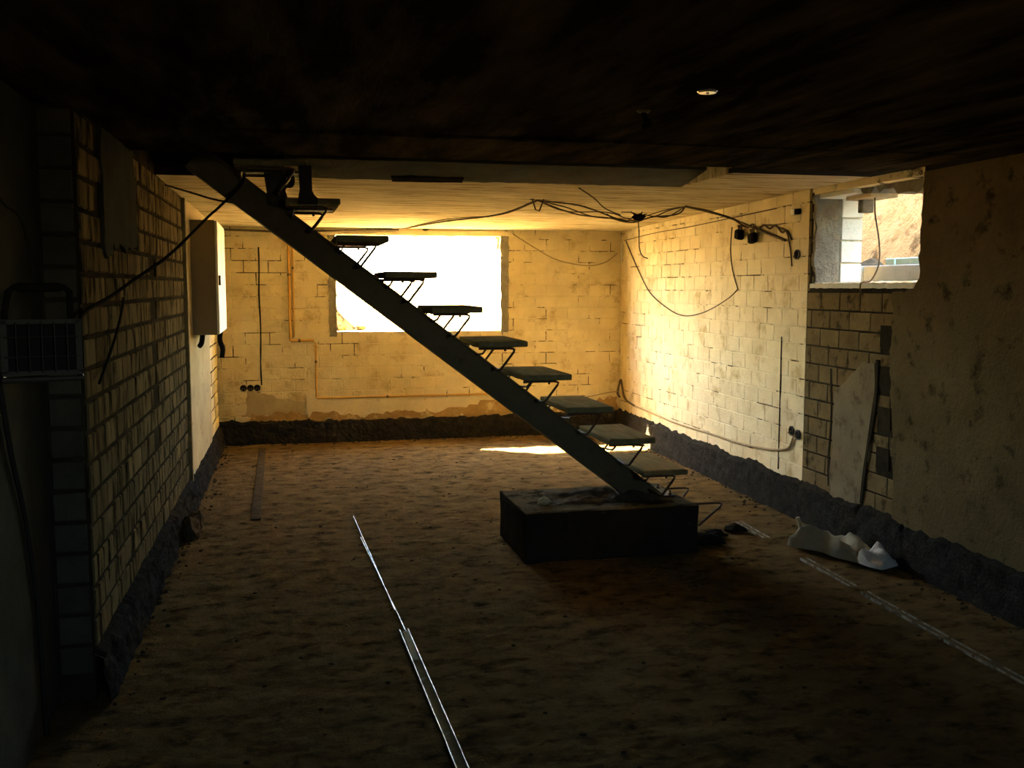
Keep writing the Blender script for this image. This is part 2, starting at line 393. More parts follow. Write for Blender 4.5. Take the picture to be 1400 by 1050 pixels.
groove(FR, [(6.02 + .01 * math.sin(k), .3 + .1 * k) for k in range(9)], .012, wall_right, 'crack', n=.0075)
groove(FB, [(.19 + .004 * math.sin(k), .62 + .12 * k) for k in range(13)], .007, wall_back, 'crack', n=.0075)
for v in (.53, .78, 1.03, 1.28):
    mb = MB(); FR.box(mb, 5.31, 5.45, v, v + .135, .0, .0085); obj('pocket_shade', mb, 'mortar_dark', wall_right)  # dark blocks stand in for the shade inside missing-brick pockets

# ------------------------------------------------------------------ tarred wall foot
def band(name, frame, u0, u1, top, label, thick=.03):
    mb = MB(); nu = int((u1 - u0) / .03); nv = 9
    def f(a, b):
        u = u0 + (u1 - u0) * a
        h = top + .030 * nz(u * 2.3, 1, 5) + .022 * nz(u * 9, 2, 5) + .012 * nz(u * 27, 3, 5)
        v = -.03 + (h + .03) * b
        n = thick * (1.6 - .75 * b) + .018 * nz(u * 8, v * 10, 2) + .010 * nz(u * 25, v * 28, 4)
        return frame.p(u, v, max(n, .012) if b < 1 else .0)
    mb.grid(nu, nv, f)
    return struct(name, mb, 'tar', label)
band('baseboard_back', FB, -3.80, .68, .245, 'black tarred foot of the back wall')
band('baseboard_right', FR, -2.1, 10.74, .265, 'black tarred foot of the right wall', .045)
band('baseboard_left', FL, -10.74, -4.1, .215, 'black tarred foot of the left wall', .045)
# loose spoil lying along the walls
mb = MB(); rr = random.Random(3)
for i in range(330):
    s = rr.random()
    if s < .40: y = rr.uniform(3.0, 10.6); x = XR0 + XRS * y - .07 - abs(rr.gauss(0, .07))
    elif s < .75: y = rr.uniform(3.4, 10.6); x = XL0 + XLS * y + .07 + abs(rr.gauss(0, .05))
    else: x = rr.uniform(-.6, 3.7); y = YB - .07 - abs(rr.gauss(0, .05))
    r = rr.uniform(.004, .016); chunk(mb, (x, y, floor_z(x, y) + r * .3), r, i, (1, 1, .7), 1)
for i in range(260):
    x = rr.uniform(-.5, 3.4); y = rr.uniform(2.8, 10.4); r = rr.uniform(.004, .011)
    chunk(mb, (x, y, floor_z(x, y) + r * .2), r, i + 900, (1.3, 1, .6), 1)
tag(obj('rubble', mb, 'rubble'), 'loose dark crumbs of rubble scattered over the floor and along the wall feet', 'rubble', kind='stuff')

# ------------------------------------------------------------------ ceiling with the stair opening
def zc(y): return 2.33 - .0138 * max(0, y - 6.4)
mb = MB()
mb.box(-1.2, 4.1, -2.35, 4.58, 2.336, 2.52)
mb.box(-1.2, 4.1, 4.60, 5.36, 2.330, 2.52)
mb.box(-1.2, 4.1, 4.5, 5.2, 2.36, 2.52)
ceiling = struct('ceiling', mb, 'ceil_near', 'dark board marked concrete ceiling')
mb = MB()
def fslab(x0, x1, y0, y1):
    mb.add([(x0, y0, zc(y0)), (x1, y0, zc(y0)), (x1, y1, zc(y1)), (x0, y1, zc(y1)), (x0, y0, 2.52), (x1, y0, 2.52), (x1, y1, 2.52), (x0, y1, 2.52)],
           [(0, 1, 2, 3), (7, 6, 5, 4), (0, 4, 5, 1), (1, 5, 6, 2), (2, 6, 7, 3), (3, 7, 4, 0)])
fslab(-1.2, 4.3, 6.42, 11.05); fslab(2.68, 4.3, 5.62, 6.43)
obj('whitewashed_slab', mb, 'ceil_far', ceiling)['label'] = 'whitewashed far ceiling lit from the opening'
mb = MB()
def cut(a, b):
    x = .06 + 2.62 * a; e = 6.42 + .035 * nz(x * 3, 1, 8) + .02 * nz(x * 11, 2, 8)
    if b > .99: return Vector((x, 6.0, 2.52))
    t = min(1, b * 1.2); y = e + (6.0 - e) * t
    return Vector((x, y, zc(6.42) - .006 + (2.398 - zc(6.42)) * t ** 1.2 + .004 * nz(x * 14, y * 14, 2)))
mb.grid(120, 7, cut)
obj('slab_edge', mb, 'cement_grey', ceiling)['label'] = 'grey sloping edge of the closed stair opening'
mb = MB(); mb.box(-.75, .06, 6.405, 6.42, 2.322, 2.5); obj('dark_edge', mb, 'hatch', ceiling)
mb = MB(); mb.prism(ragged([(.70, 6.30), (1.16, 6.30), (1.17, 6.41), (.72, 6.42)], .03, .008, 3), lambda u, v, n: Vector((u, v, 2.314 + (6.42 - v) * .11 + n)), 0, .03)
obj('chipped_edge', mb, 'mortar_dark', ceiling)
for k in range(6):                                                # boards closing the opening above
    mb = MB(); y = 5.28 + k * .20; mb.box(-.85, 2.75, y + .004, y + .196, 2.452 + .003 * (k % 2), 2.50)
    obj('plank', mb, 'hatch', ceiling)
mb = MB(); mb.box(2.66, 4.1, 5.35, 5.64, 2.331, 2.36); mb.box(2.6, 4.1, 5.30, 5.62, 2.42, 2.52); mb.box(-1.2, -.72, 5.2, 6.5, 2.35, 2.52); obj('groove_back', mb, 'hatch', ceiling)
mb = MB(); mb.box(-1.25, 3.98, -2.4, 11.05, 2.52, 5.2); struct('added_storey', mb, 'render_out', 'unseen storey added above to shade the earth bank')  # unseen storey, added to keep the sun off the earth bank
mb = MB(); FR.box(mb, -2.2, 5.05, 2.298, 2.34, 0, .012); obj('joint_shadow', mb, 'hatch', wall_right)  # raised dark strip painted in for the shadow joint below the ceiling
for (x0, x1, y) in ((.2, 1.75, 4.585),):
    mb = MB(); mb.box(x0, x1, y - .012, y + .010, 2.326, 2.338, cham=.003); obj('formwork_fin', mb, 'ceil_near', ceiling)

# ------------------------------------------------------------------ small opening in the right wall
mb = MB(); YJ = 6.34                                               # far jamb: rough mortar then white blocks
def jf(u, v, n): return FR.p(YJ - n, v, -u)
mb.prism(ragged([(.0, 1.655), (.19, 1.655), (.20, 2.28), (.0, 2.28)], .03, .016, 4), jf, -.01, .03)
obj('rough_reveal', mb, 'grey_mortar', wall_right)
class JF(Frame): pass
FJ = Frame(FR.p(YJ, 0, 0).x, FR.p(YJ, 0, 0).y, -1, .0321)
lay(FJ, -.36, -.19, 1.66, 2.28, wall_right, 'white_block', L=.5, h=.155, proud=.03, joint=.008, jit=.004)
mb = MB(); mb.grid(40, 12, lambda a, b: FR.p(5.06 + 1.29 * a, 1.655 + .018 + .012 * nz(a * 30, b * 5, 2) + .012 * b, .012 - .36 * b))
mb.grid(40, 2, lambda a, b: FR.p(5.06 + 1.29 * a, 1.64 + .03 * b + .006 * nz(a * 30, 0, 2), .012 + .004 * nz(a * 30, 3, 3)))
obj('sill_mortar', mb, 'white_block', wall_right)
mb = MB()
prof = [(5.06, 2.30)] + [(5.06 + .05 * k, 2.235 + .05 * nz(k * .8, 2, 6) - (.02 if k < 9 else -.02)) for k in range(17)] + [(5.90, 2.30)]
mb.prism(prof, FR.p, -.20, -.08); obj('broken_lintel', mb, 'grey_mortar', wall_right)
mb = MB(); FR.box(mb, 5.80, 6.10, 2.225, 2.252, -.30, -.10, cham=.004); obj('lintel_board', mb, 'timber', wall_right)
mb = MB(); FR.box(mb, 5.88, 6.33, 2.255, 2.285, -.36, -.02, cham=.004); obj('lintel_board', mb, 'white_block', wall_right)
mb = MB(); FR.box(mb, 5.98, 6.05, 2.14, 2.26, -.24, -.16, cham=.006); obj('lintel_stub', mb, 'grey_mortar', wall_right)
# light well outside
def board(x0, x1, y0, y1, z0, z1, m, label):
    t = thing('board', label, 'board', ((x0 + x1) / 2, (y0 + y1) / 2, z0)); mb = MB()
    mb.box(x0, x1, y0, y1, z0, z1, cham=.006); obj('plank', mb, m, t)
    for y in (y0 + .12, y1 - .12):
        mb = MB(); mb.box(x0 - .018, x0, y - .02, y + .02, z0 + .004, z1 - .004, cham=.003); obj('batten', mb, m, t)
ground_r = MB()
def bank(a, b):
    y = 2.5 + 9.5 * b; x = 3.9 + 7 * a; s = max(0, x - 4.62)
    z = 1.60 + min(3.6, s * 1.9) + .16 * nz(x * 1.6, y * 1.6, 4) * min(1, s * 2) + .07 * nz(x * 5, y * 5, 3) * min(1, s * 3) + .025 * nz(x * 15, y * 15, 3) * min(1, s * 3)
    return Vector((x, y, z))
ground_r.grid(110, 150, bank)
struct('ground_side', ground_r, 'earth_side', 'sandy earth bank outside the small opening')
board(4.13, 4.17, 5.02, 6.62, 1.690, 1.800, 'grey_board', 'pale grey board edging the light well outside the small opening, lower of two')
board(4.46, 4.50, 5.2, 6.72, 1.62, 1.862, 'green_board', 'greenish weathered board behind the pale grey one at the foot of the earth bank')
t = thing('stone', 'brownish stone beside the green board at the light well', 'stone', (4.40, 6.86, 1.6)); mb = MB()
chunk(mb, (4.42, 6.84, 1.76), .11, 5, (1, 1, .9)); obj('body', mb, 'rubble', t)

# ------------------------------------------------------------------ ground outside the big opening
mb = MB()
def gb(a, b):
    x = -9 + 22 * a; y = 11.0 + 16 * b
    m = 0
    z = 1.02 + .05 * (y - 11) + m + (.08 * nz(x, y, 1) + .035 * nz(x * 4, y * 4, 1) + .02 * nz(x * 11, y * 11, 1)) * min(1, (y - 11.0) * 2)
    return Vector((x, y, z))
mb.grid(200, 150, gb); struct('ground', mb, 'earth', 'sunlit earth outside the big opening')
mb = MB(); mb.grid(40, 20, lambda a, b: Vector((-6 + 14 * a, -10 + 7.6 * b, 1.5 + .05 * nz(a * 20, b * 12, 3)))); struct('ground_behind', mb, 'earth', 'earth added outside the fill light opening behind the viewer')

sh = thing('soil_heap', 'heap of soil darkened for its shade outside the lower left corner of the big opening', 'heap', (.35, 12.3, 1.0)); mb = MB()
mb.grid(60, 60, lambda a, b: Vector((.35 + 2.6 * (a - .5), 12.3 + 2.0 * (b - .5), 1.0 + .62 * math.exp(-((2.6 * (a - .5) / .50) ** 2 + (2.0 * (b - .5) / .36) ** 2)) + .05 * nz(a * 9, b * 9, 2) + .03 * nz(a * 25, b * 25, 4))))
obj('body', mb, 'soil_shaded', sh)
for i, (x, y) in enumerate([(.72, 11.95), (.95, 12.0), (.6, 11.9)]):
    mb = MB(); chunk(mb, (x, y, 1.16), .05, i + 40, (1.2, 1, .8)); obj('clod', mb, 'soil_shaded', sh)
# ------------------------------------------------------------------ concrete plinth
pl = thing('concrete_plinth', 'low dark concrete block carrying the foot of the stair', 'plinth', (1.97, 6.03, 0))
mb = MB()
bm = bmesh.new(); bmesh.ops.create_cube(bm, size=1)
bmesh.ops.subdivide_edges(bm, edges=list(bm.edges), cuts=9, use_grid_fill=True)
bm.verts.index_update(); vs = []
for v in bm.verts:
    p = Vector((1.967 + v.co.x * 1.122, 6.03 + v.co.y * .72, .14 + v.co.z * .318))
    ed = sum(abs(abs(q) - .5) < 1e-4 for q in v.co)
    d = Vector((nz(p.x * 7, p.y * 7, p.z * 7), nz(p.x * 7, p.y * 7, p.z * 7 + 9), nz(p.x * 7, p.y * 7 + 5, p.z * 7))) * .006
    if ed >= 2: d -= v.co * .012
    vs.append(p + d)
mb.add(vs, [tuple(v.index for v in f.verts) for f in bm.faces]); bm.free()
obj('block', mb, 'concrete_block', pl)
mb = MB(); mb.grid(40, 26, lambda a, b: Vector((1.418 + 1.098 * a, 5.682 + .696 * b, .3005 + .003 * nz(a * 20, b * 14, 3) - (.006 if min(a, b, 1 - a, 1 - b) < .01 else 0))))
obj('lit_top', mb, 'lit_top', pl)['label'] = 'lighter top face with the daylight painted in'
mb = MB()
def mort(a, b):
    x = 1.58 + .80 * a; y = 5.82 + .42 * b; e = min(1, 4 * a, 4 * (1 - a) + .4, 5 * b, 5 * (1 - b))
    return Vector((x, y, .292 + max(0, e) * (.022 + .05 * max(0, nz(x * 6, y * 7, 2) + .2) + .02 * nz(x * 20, y * 20, 1))))
mb.grid(50, 30, mort); obj('mortar_bed', mb, 'mortar_bed', pl)['label'] = 'crumbled mortar heaped round the stair foot'
mb = MB(); chunk(mb, (1.585, 5.90, .318), .035, 4, (1.2, .9, .8)); o = obj('mortar_lump', mb, 'plaster_pale', pl); o['label'] = 'pale mortar lump'

# ------------------------------------------------------------------ stair
stair = thing('staircase', 'open dark staircase, boards on one slanting steel beam rising to the ceiling', 'staircase', (2.3, 6.045, .3))
SL = -.762; ang = math.atan(.762)
def sp(x, dn):                    # a point dn below the beam's top line at x, measured across the beam
    z = 1.948 + (x - .257) * SL
    return Vector((x - dn * math.sin(ang), 0, z - dn * math.cos(ang)))
def beam(mb, d0, d1, y0, y1, xa=-.40, xb=2.42, cut=.285):
    ps = []
    for x in (xa, xb):
        for dn in (d0, d1):
            p = sp(x, dn)
            if x == xb:           # foot cut level on the plinth
                k = (p.z - cut); p = Vector((p.x + k / .762, 0, cut))
            ps.append(p)
    vs = []
    for y in (y0, y1): vs += [Vector((p.x, y, p.z)) for p in ps]
    mb.add(vs, [(0, 1, 3, 2), (4, 6, 7, 5), (0, 2, 6, 4), (1, 5, 7, 3), (0, 4, 5, 1), (2, 3, 7, 6)])
mb = MB(); beam(mb, .010, .145, 5.985, 6.105)
st = obj('stringer', mb, 'steel_dark', stair); st['label'] = 'slanting steel beam'
mb = MB(); beam(mb, 0, .012, 5.965, 6.125); obj('top_flange', mb, 'steel_dark', st)
mb = MB(); beam(mb, .143, .156, 5.955, 6.135); obj('bottom_flange', mb, 'steel_dark', st)
mb = MB(); mb.box(2.12, 2.47, 5.92, 6.17, .292, .312, cham=.003)
bp = obj('foot_plate', mb, 'steel_black', stair)
for (x, y) in ((2.44, 5.94), (2.44, 6.15)):
    mb = MB(); mb.lathe([(.012, 0), (.012, .012), (.006, .012), (.006, .03)], 6, lambda v: v + Vector((x, y, .312))); obj('bolt', mb, 'rod', bp)
def rodset(xk, zk, y, wid=.29, parent=None, name='bracket_rod', foot=(-.155, -.168), left=True, inset=0.0):
    mb = MB(); z = zk - .045
    s = 1 if y > 6.045 else -1
    pts = [(xk - wid, y, z), (xk - .035 - inset, y, z), (xk - .012 - inset, y, z - .008), (xk - .018 - inset, y, z - .024), (xk + foot[0], y, zk + foot[1])]
    if left: pts += [(xk + foot[0] - .006, y - s * .02, zk + foot[1] - .006), (xk + foot[0] - .006, 6.045 + s * .05, zk + foot[1] - .008)]
    mb.tube(pts, .0075, 7)
    if left:
        mb.tube([(xk - wid + .045, y, z), (xk - wid + .03, y, z - .02), (xk - wid + .028, y - s * .02, z - .03), (xk - wid + .026, 6.045 + s * .05, z - .05)], .0065, 6)
    return obj(name, mb, 'rod', parent)
def tread(k, xr=None, zz=None, wid=.30):
    xk = xr if xr is not None else 1.709 - .2715 * (k - 4); zk = zz or 1.127 + .203 * (k - 4)
    mb = MB(); r = random.Random(k)
    bm = bmesh.new(); bmesh.ops.create_grid(bm, x_segments=4, y_segments=8, size=.5); bm.verts.index_update()
    top = [Vector((xk - wid / 2 + v.co.x * wid, 6.045 + v.co.y * .65, zk + .003 * nz(v.co.x * 5, v.co.y * 6, k))) for v in bm.verts]
    bm.free()
    mb.box(xk - wid, xk, 5.72, 6.37 if k < 10 else 6.20, zk - .036, zk, cham=.006)
    tilt = r.uniform(-.012, .012); yaw = r.uniform(-.008, .008); cx = xk - wid / 2
    for v in mb.v:
        d = v - Vector((cx, 6.045, zk)); v.z += tilt * d.x; v.x += yaw * d.y; v.y -= yaw * d.x
    o = obj('tread', mb, 'tread', stair)
    for y in (5.765, 6.29 if k < 10 else 6.15):
        rodset(xk, zk, y, wid - .01, o, inset=.06)
    mb = MB()
    mb.box(xk - wid + .03, xk - .03, 5.99, 6.10, zk - .048, zk - .036, cham=.002); obj('bearing_plate', mb, 'steel_dark', o)
    for y in (5.765, 6.29):
        mb = MB(); mb.lathe([(.008, -.062), (.008, -.036)], 6, lambda v: v + Vector((xk - .13, y, zk))); obj('bolt', mb, 'rod', o)
    return o
for k in range(1, 10):
    tread(k, 2.47 if k == 1 else None)
tread(10, .175, 2.352, .40)
rodset(2.715, .335, 5.735, .25, stair, 'bare_bracket', foot=(-.165, -.185), left=False)['label'] = 'bare bent rod bracket without a board'
rodset(2.70, .335, 6.22, .25, stair, 'bare_bracket', foot=(-.05, -.105), left=False)['label'] = 'bare bent rod bracket without a board'
# unidentified dark flared shapes, modelled as steel below the top board
mb = MB()
mb.prism([(-.065, 2.30), (.060, 2.30), (.055, 2.20), (.065, 2.165), (.105, 2.115), (.09, 2.085), (-.045, 2.12), (-.052, 2.2)], lambda u, v, n: Vector((u, 5.955 + n, v)), 0, .05)
hb = obj('flared_shape', mb, 'steel_black', stair); hb['label'] = 'dark flared shape standing on the steel beam'
mb = MB(); mb.tube(smoothpath([(.055, 5.95, 2.285), (.085, 5.94, 2.30), (.098, 5.94, 2.26), (.09, 5.94, 2.228), (.06, 5.95, 2.225)], 4), .011, 8); obj('loop', mb, 'steel_black', hb)
mb = MB()
mb.prism([(.125, 2.315), (.195, 2.315), (.197, 2.18), (.21, 2.155), (.228, 2.14), (.225, 2.105), (.118, 2.105), (.122, 2.15), (.13, 2.19)], lambda u, v, n: Vector((u, 5.705 + n, v)), 0, .075)
hb = obj('flared_shape', mb, 'steel_black', stair); hb['label'] = 'dark flared shape standing on the ninth board'
mb = MB(); mb.tube([(-.165, 5.95, 2.31), (-.150, 5.95, 2.35)], .009, 8); obj('bolt', mb, 'zinc', stair)['label'] = 'bright bolt'

# ------------------------------------------------------------------ cabinet on the left wall
cb = thing('wall_cabinet', 'cream metal cabinet high on the left wall near the back corner', 'cabinet', (-.66, 8.75, 1.27))
mb = MB(); mb.box(-.672, -.475, 8.2, 9.3, 1.27, 2.17, cham=.006); obj('body', mb, 'cabinet', cb)
mb = MB(); mb.box(-.475, -.455, 8.205, 9.295, 1.275, 2.165, cham=.004); dr = obj('door', mb, 'white_plastic', cb)  # white door face carries the window light in its colour
mb = MB(); mb.box(-.455, -.44, 8.24, 8.26, 1.66, 1.74, cham=.003); obj('handle', mb, 'steel_black', dr)
for z in (1.42, 2.0):
    mb = MB(); mb.tube([(-.462, 9.30, z), (-.462, 9.30, z + .07)], .008, 6); obj('hinge', mb, 'steel_dark', dr)
mb = MB(); mb.tube(smoothpath([(-.50, 9.15, 1.27), (-.51, 9.16, 1.18), (-.49, 9.2, 1.10), (-.50, 9.2, 1.02)], 5), .022, 10); obj('conduit', mb, 'plastic_black', cb)
mb = MB(); mb.tube(smoothpath([(-.60, 8.4, 1.27), (-.61, 8.4, 1.20), (-.63, 8.42, 1.17)], 4), .02, 8); obj('cable_stub', mb, 'plastic_black', cb)

# ------------------------------------------------------------------ floodlight
fl = thing('work_floodlight', 'black halogen work floodlight with carrying handle hanging by the near left wall', 'lamp', (-.72, 3.3, 1.39))
Rz = Matrix.Rotation(math.radians(14), 3, 'Z'); LC = Vector((-.715, 3.32, 1.47))
def lf(v): return LC + Rz @ v
mb = MB()
prof = [(-.105, -.08), (.105, -.08), (.095, .075), (-.095, .075)]
A = [Vector((u, -.045, v)) for u, v in prof]; B = [Vector((u * .92, .0, v * .95)) for u, v in prof]; Cc = [Vector((u * .55, .07, v * .6)) for u, v in prof]
vs = [lf(v) for v in A + B + Cc]
mb.add(vs, [(0, 1, 2, 3), (11, 10, 9, 8)] + [(k + 4 * r, (k + 1) % 4 + 4 * r, (k + 1) % 4 + 4 * r + 4, k + 4 * r + 4) for r in range(2) for k in range(4)])
bd = obj('housing', mb, 'plastic_black', fl)
for (a, b) in (((-.112, -.088), (.112, -.074)), ((-.108, .068), (.108, .082)), ((-.112, -.08), (-.094, .08)), ((.094, -.08), (.112, .08))):
    mb = MB(); mb.box(a[0], b[0], -.062, -.042, a[1], b[1], fn=lf); obj('bezel_bar', mb, 'steel_black', fl)
mb = MB(); mb.box(-.094, .094, -.052, -.046, -.074, .07, fn=lf); obj('glass', mb, 'glass_dark', fl)
for k in range(5):
    gl = MB(); gl.tube([lf(Vector((-.07 + .035 * k, -.075, -.078))), lf(Vector((-.07 + .035 * k, -.085, 0))), lf(Vector((-.07 + .035 * k, -.075, .074)))], .0022, 5); obj('guard_bar', gl, 'steel_black', fl)
for z in (-.03, .03):
    gl = MB(); gl.tube([lf(Vector((-.1, -.08, z))), lf(Vector((.1, -.08, z)))], .0022, 5); obj('guard_bar', gl, 'steel_black', fl)
mb = MB(); mb.tube([lf(Vector(p)) for p in ((-.098, 0, .02), (-.098, -.005, .10), (-.085, -.01, .165), (-.07, -.01, .178), (.07, -.01, .178), (.085, -.01, .165), (.085, -.005, .10), (.098, 0, .02))], .010, 8)
hd = obj('handle', mb, 'plastic_black', fl)
mb = MB(); mb.tube([lf(Vector((-.06, -.01, .178))), lf(Vector((.06, -.01, .178)))], .015, 10); obj('grip', mb, 'plastic_black', hd)
mb = MB(); mb.tube([lf(Vector(p)) for p in ((-.10, .06, -.07), (-.11, .02, -.10), (-.11, -.06, -.10), (.11, -.06, -.10), (.11, .02, -.10), (.10, .06, -.07))], .009, 8); obj('stand', mb, 'steel_black', fl)
mb = MB(); mb.box(-.03, .03, .06, .10, -.03, .02, fn=lf, cham=.004); obj('terminal_box', mb, 'plastic_black', fl)

# ------------------------------------------------------------------ cables
def cable(label, pts, r=.006, m='cable', name='cable', n=6, group=None, cat='cable'):
    mb = MB(); mb.tube(smoothpath(pts, n), r, 6)
    return tag(obj(name, mb, m, smooth=True, base=pts[0]), label, cat, group)
def bundle(pts, k, r, spread, seed):
    rr = random.Random(seed); out = []
    for i in range(k):
        q = []
        for j, p in enumerate(pts):
            e = 0 if j in (0, len(pts) - 1) else 1
            q.append((p[0] + rr.uniform(-1, 1) * spread * e, p[1] + rr.uniform(-1, 1) * spread * e, p[2] + rr.uniform(-1, .6) * spread * e))
        out.append(q)
    return out
main = [(1.27, 10.68, 2.255), (1.55, 9.4, 2.27), (1.84, 8.4, 2.285), (1.94, 7.44, 2.305)]
lab = ['thicker slack cable from the back wall up to the ceiling hook', 'thinner slack cable beside the thicker one running to the ceiling hook']
for i, q in enumerate(bundle(main, 2, .006, .025, 1)): cable(lab[i], q, .008 - .003 * i)
run = [(1.94, 7.44, 2.305), (2.25, 7.6, 2.27), (2.55, 7.75, 2.235), (2.85, 7.9, 2.225), (3.05, 7.95, 2.235), (3.2, 7.8, 2.275), (3.24, 7.66, 2.30)]
lab = ['loose ceiling cable sagging deepest between the two hooks', 'ceiling cable looping beside the dark tape knot', 'thin ceiling wire twisted round the others', 'ceiling cable pulled straightest between the two hooks', 'short curly ceiling wire near the tape knot']
for i, q in enumerate(bundle(run, 4, .006, .05, 5)): cable(lab[i], q, .0065 - .0008 * i)
cable(lab[4], [(2.62, 7.8, 2.24), (2.7, 7.85, 2.20), (2.85, 7.9, 2.18), (2.95, 7.9, 2.22), (2.88, 7.9, 2.26), (2.76, 7.85, 2.26)], .004)
run2 = [(3.24, 7.66, 2.30), (3.45, 7.72, 2.27), (3.66, 7.7, 2.21), (3.655, 7.18, 2.09), (3.64, 6.74, 1.99)]
lab = ['thick cable run dropping from the ceiling along the right wall', 'second cable of the run along the upper right wall', 'thin cable of the run along the upper right wall']
for i, q in enumerate(bundle(run2, 3, .008, .015, 9)): cable(lab[i], q, .010 - .0025 * i)
cable('stray cable arching above the run on the right wall', [(3.66, 7.3, 2.10), (3.655, 7.05, 2.12), (3.645, 6.85, 2.09), (3.64, 6.72, 2.05), (3.64, 6.66, 1.93), (3.635, 6.62, 1.80)], .006)
cable('wavy loose cable lying over the run on the upper right wall', [(3.665, 7.62, 2.19), (3.66, 7.4, 2.12), (3.655, 7.3, 2.14), (3.655, 7.2, 2.10), (3.65, 7.1, 2.125), (3.65, 7.0, 2.09), (3.645, 6.9, 2.11), (3.645, 6.8, 2.05), (3.64, 6.72, 2.06), (3.64, 6.64, 1.99)], .007)
cable('thin wire slanting over the ceiling towards the knot', [(2.02, 6.62, 2.322), (2.25, 7.0, 2.29), (2.5, 7.5, 2.26), (2.75, 7.85, 2.235)], .005)
cable('wire hanging straight down from the dark tape knot', [(2.93, 7.92, 2.22), (2.94, 7.92, 2.10), (2.945, 7.92, 1.98), (2.97, 7.92, 1.91), (3.02, 7.92, 1.885)], .0045)
cable('long pale cable drooping in a loop across the right wall', [(3.765, 10.55, 2.15), (3.745, 10.1, 1.83), (3.735, 9.72, 1.59), (3.72, 9.2, 1.44), (3.71, 8.78, 1.38), (3.70, 8.3, 1.42), (3.685, 7.8, 1.54), (3.67, 7.56, 1.63)], .006)
cable('wire dropping from the run to the drooping cable on the right wall', [(3.665, 7.68, 2.14), (3.665, 7.7, 1.95), (3.67, 7.66, 1.78), (3.67, 7.56, 1.63)], .005)
cable('thin wire drooping across the upper back wall to the corner', [(2.52, 10.735, 2.23), (2.75, 10.73, 2.09), (3.02, 10.73, 1.95), (3.36, 10.73, 1.885), (3.58, 10.73, 1.92), (3.72, 10.72, 2.02)], .006, 'cable_pale')
cable('thin wire slanting along the top of the right wall', [(3.76, 10.6, 2.16), (3.72, 9.6, 2.19), (3.70, 8.6, 2.20), (3.67, 7.6, 2.22), (3.65, 6.9, 2.235)], .004)
cable('pale cable clipped low along the foot of the right wall', [(3.745, 10.15, .36), (3.725, 9.4, .345), (3.70, 8.83, .345), (3.68, 8.1, .36), (3.66, 7.49, .37), (3.645, 6.95, .405), (3.635, 6.62, .46), (3.63, 6.53, .55)], .009, 'cable_pale')
cable('cable along the back wall under the ceiling at its left end', [(-.58, 10.70, 2.235), (-.2, 10.715, 2.225), (.1, 10.72, 2.22), (.4, 10.72, 2.232), (1.27, 10.72, 2.25)], .012)
cable('cable slung under the far ceiling from the left wall to the stair', [(-.68, 6.7, 2.29), (-.52, 6.65, 2.24), (-.35, 6.6, 2.19), (-.18, 6.5, 2.165), (-.05, 6.3, 2.16)], .007)
cable('black power cord rising from the floodlight past the cabinet to the stair beam',
      [(-.66, 3.40, 1.50), (-.66, 3.60, 1.505), (-.689, 3.9, 1.558), (-.657, 4.3, 1.612), (-.613, 4.6, 1.676), (-.495, 5.0, 1.803), (-.346, 5.45, 2.01), (-.30, 5.6, 2.07), (-.19, 5.86, 2.215), (-.17, 5.93, 2.29)], .007, 'cable_black')
cable('black cord loop hanging from the power cord against the brick', [(-.70, 4.93, 1.60), (-.71, 4.92, 1.53), (-.71, 4.7, 1.42), (-.715, 4.45, 1.31), (-.715, 4.3, 1.26)], .006, 'cable_black')
cable('black cable running down the near left wall below the floodlight', [(-.87, 3.44, 1.36), (-.872, 3.55, 1.1), (-.874, 3.7, .85), (-.874, 3.78, .62), (-.874, 3.82, .45), (-.872, 3.84, .1), (-.86, 3.8, .015)], .009, 'cable_black')
cable('thin wire the floodlight hangs from on the near left wall', [(-.873, 3.42, 2.15), (-.872, 3.45, 2.0), (-.86, 3.55, 1.92), (-.80, 3.52, 1.86), (-.73, 3.34, 1.66)], .004, 'cable_black')
cable('wire hanging down through the small opening', [(3.78, 5.83, 2.25), (3.785, 5.83, 2.12), (3.80, 5.80, 1.95), (3.80, 5.79, 1.80), (3.70, 5.72, 1.69), (3.605, 5.68, 1.672), (3.598, 5.67, 1.60)], .005)
# upright conduit stub in the back right corner
cable('pale conduit stub hanging in the back right corner', [(3.765, 10.68, 2.14), (3.765, 10.68, 2.05), (3.765, 10.68, 1.93)], .011, 'white_plastic', 'conduit', cat='conduit')
cable('knotted cable ends poking out of the corner by the floor', [(3.765, 10.70, .40), (3.73, 10.68, .45), (3.74, 10.66, .54), (3.76, 10.66, .60), (3.765, 10.62, .52), (3.755, 10.5, .40), (3.745, 10.15, .36)], .012, 'cable')
cable('short cable lying from the corner along the back wall foot', [(3.73, 10.66, .47), (3.6, 10.70, .45), (3.45, 10.72, .42), (3.3, 10.725, .40)], .007, 'cable_pale')
# hook and tape knot
def knot(label, c, r):
    t = thing('tape_knot', label, 'tape', c); mb = MB(); chunk(mb, c, r, 2, (1.5, 1, .9)); obj('knot', mb, 'plastic_black', t)
    for i in range(5):
        mb = MB(); mb.tube([Vector(c) + Vector((.02 * i - .04, 0, .02)), Vector(c) + Vector((.035 * i - .07, .02 * (i % 2), .045 - .02 * (i % 3)))], .005, 5); obj('wire_end', mb, 'cable_black', t)
knot('dark tape knot with wire ends on the ceiling cables', (2.93, 7.9, 2.225), .035)
t = thing('ceiling_hook', 'bent wire hook carrying the cables over the big opening', 'hook', (1.94, 7.44, 2.31))
mb = MB(); mb.tube([(1.90, 7.44, 2.315), (1.925, 7.44, 2.235), (1.955, 7.44, 2.225), (1.985, 7.44, 2.30), (1.99, 7.44, 2.32)], .006, 7); obj('hook', mb, 'rod', t)
mb = MB(); mb.lathe([(.018, 0), (.018, .012)], 10, lambda v: v + Vector((1.90, 7.44, 2.308))); obj('anchor', mb, 'steel_dark', t)

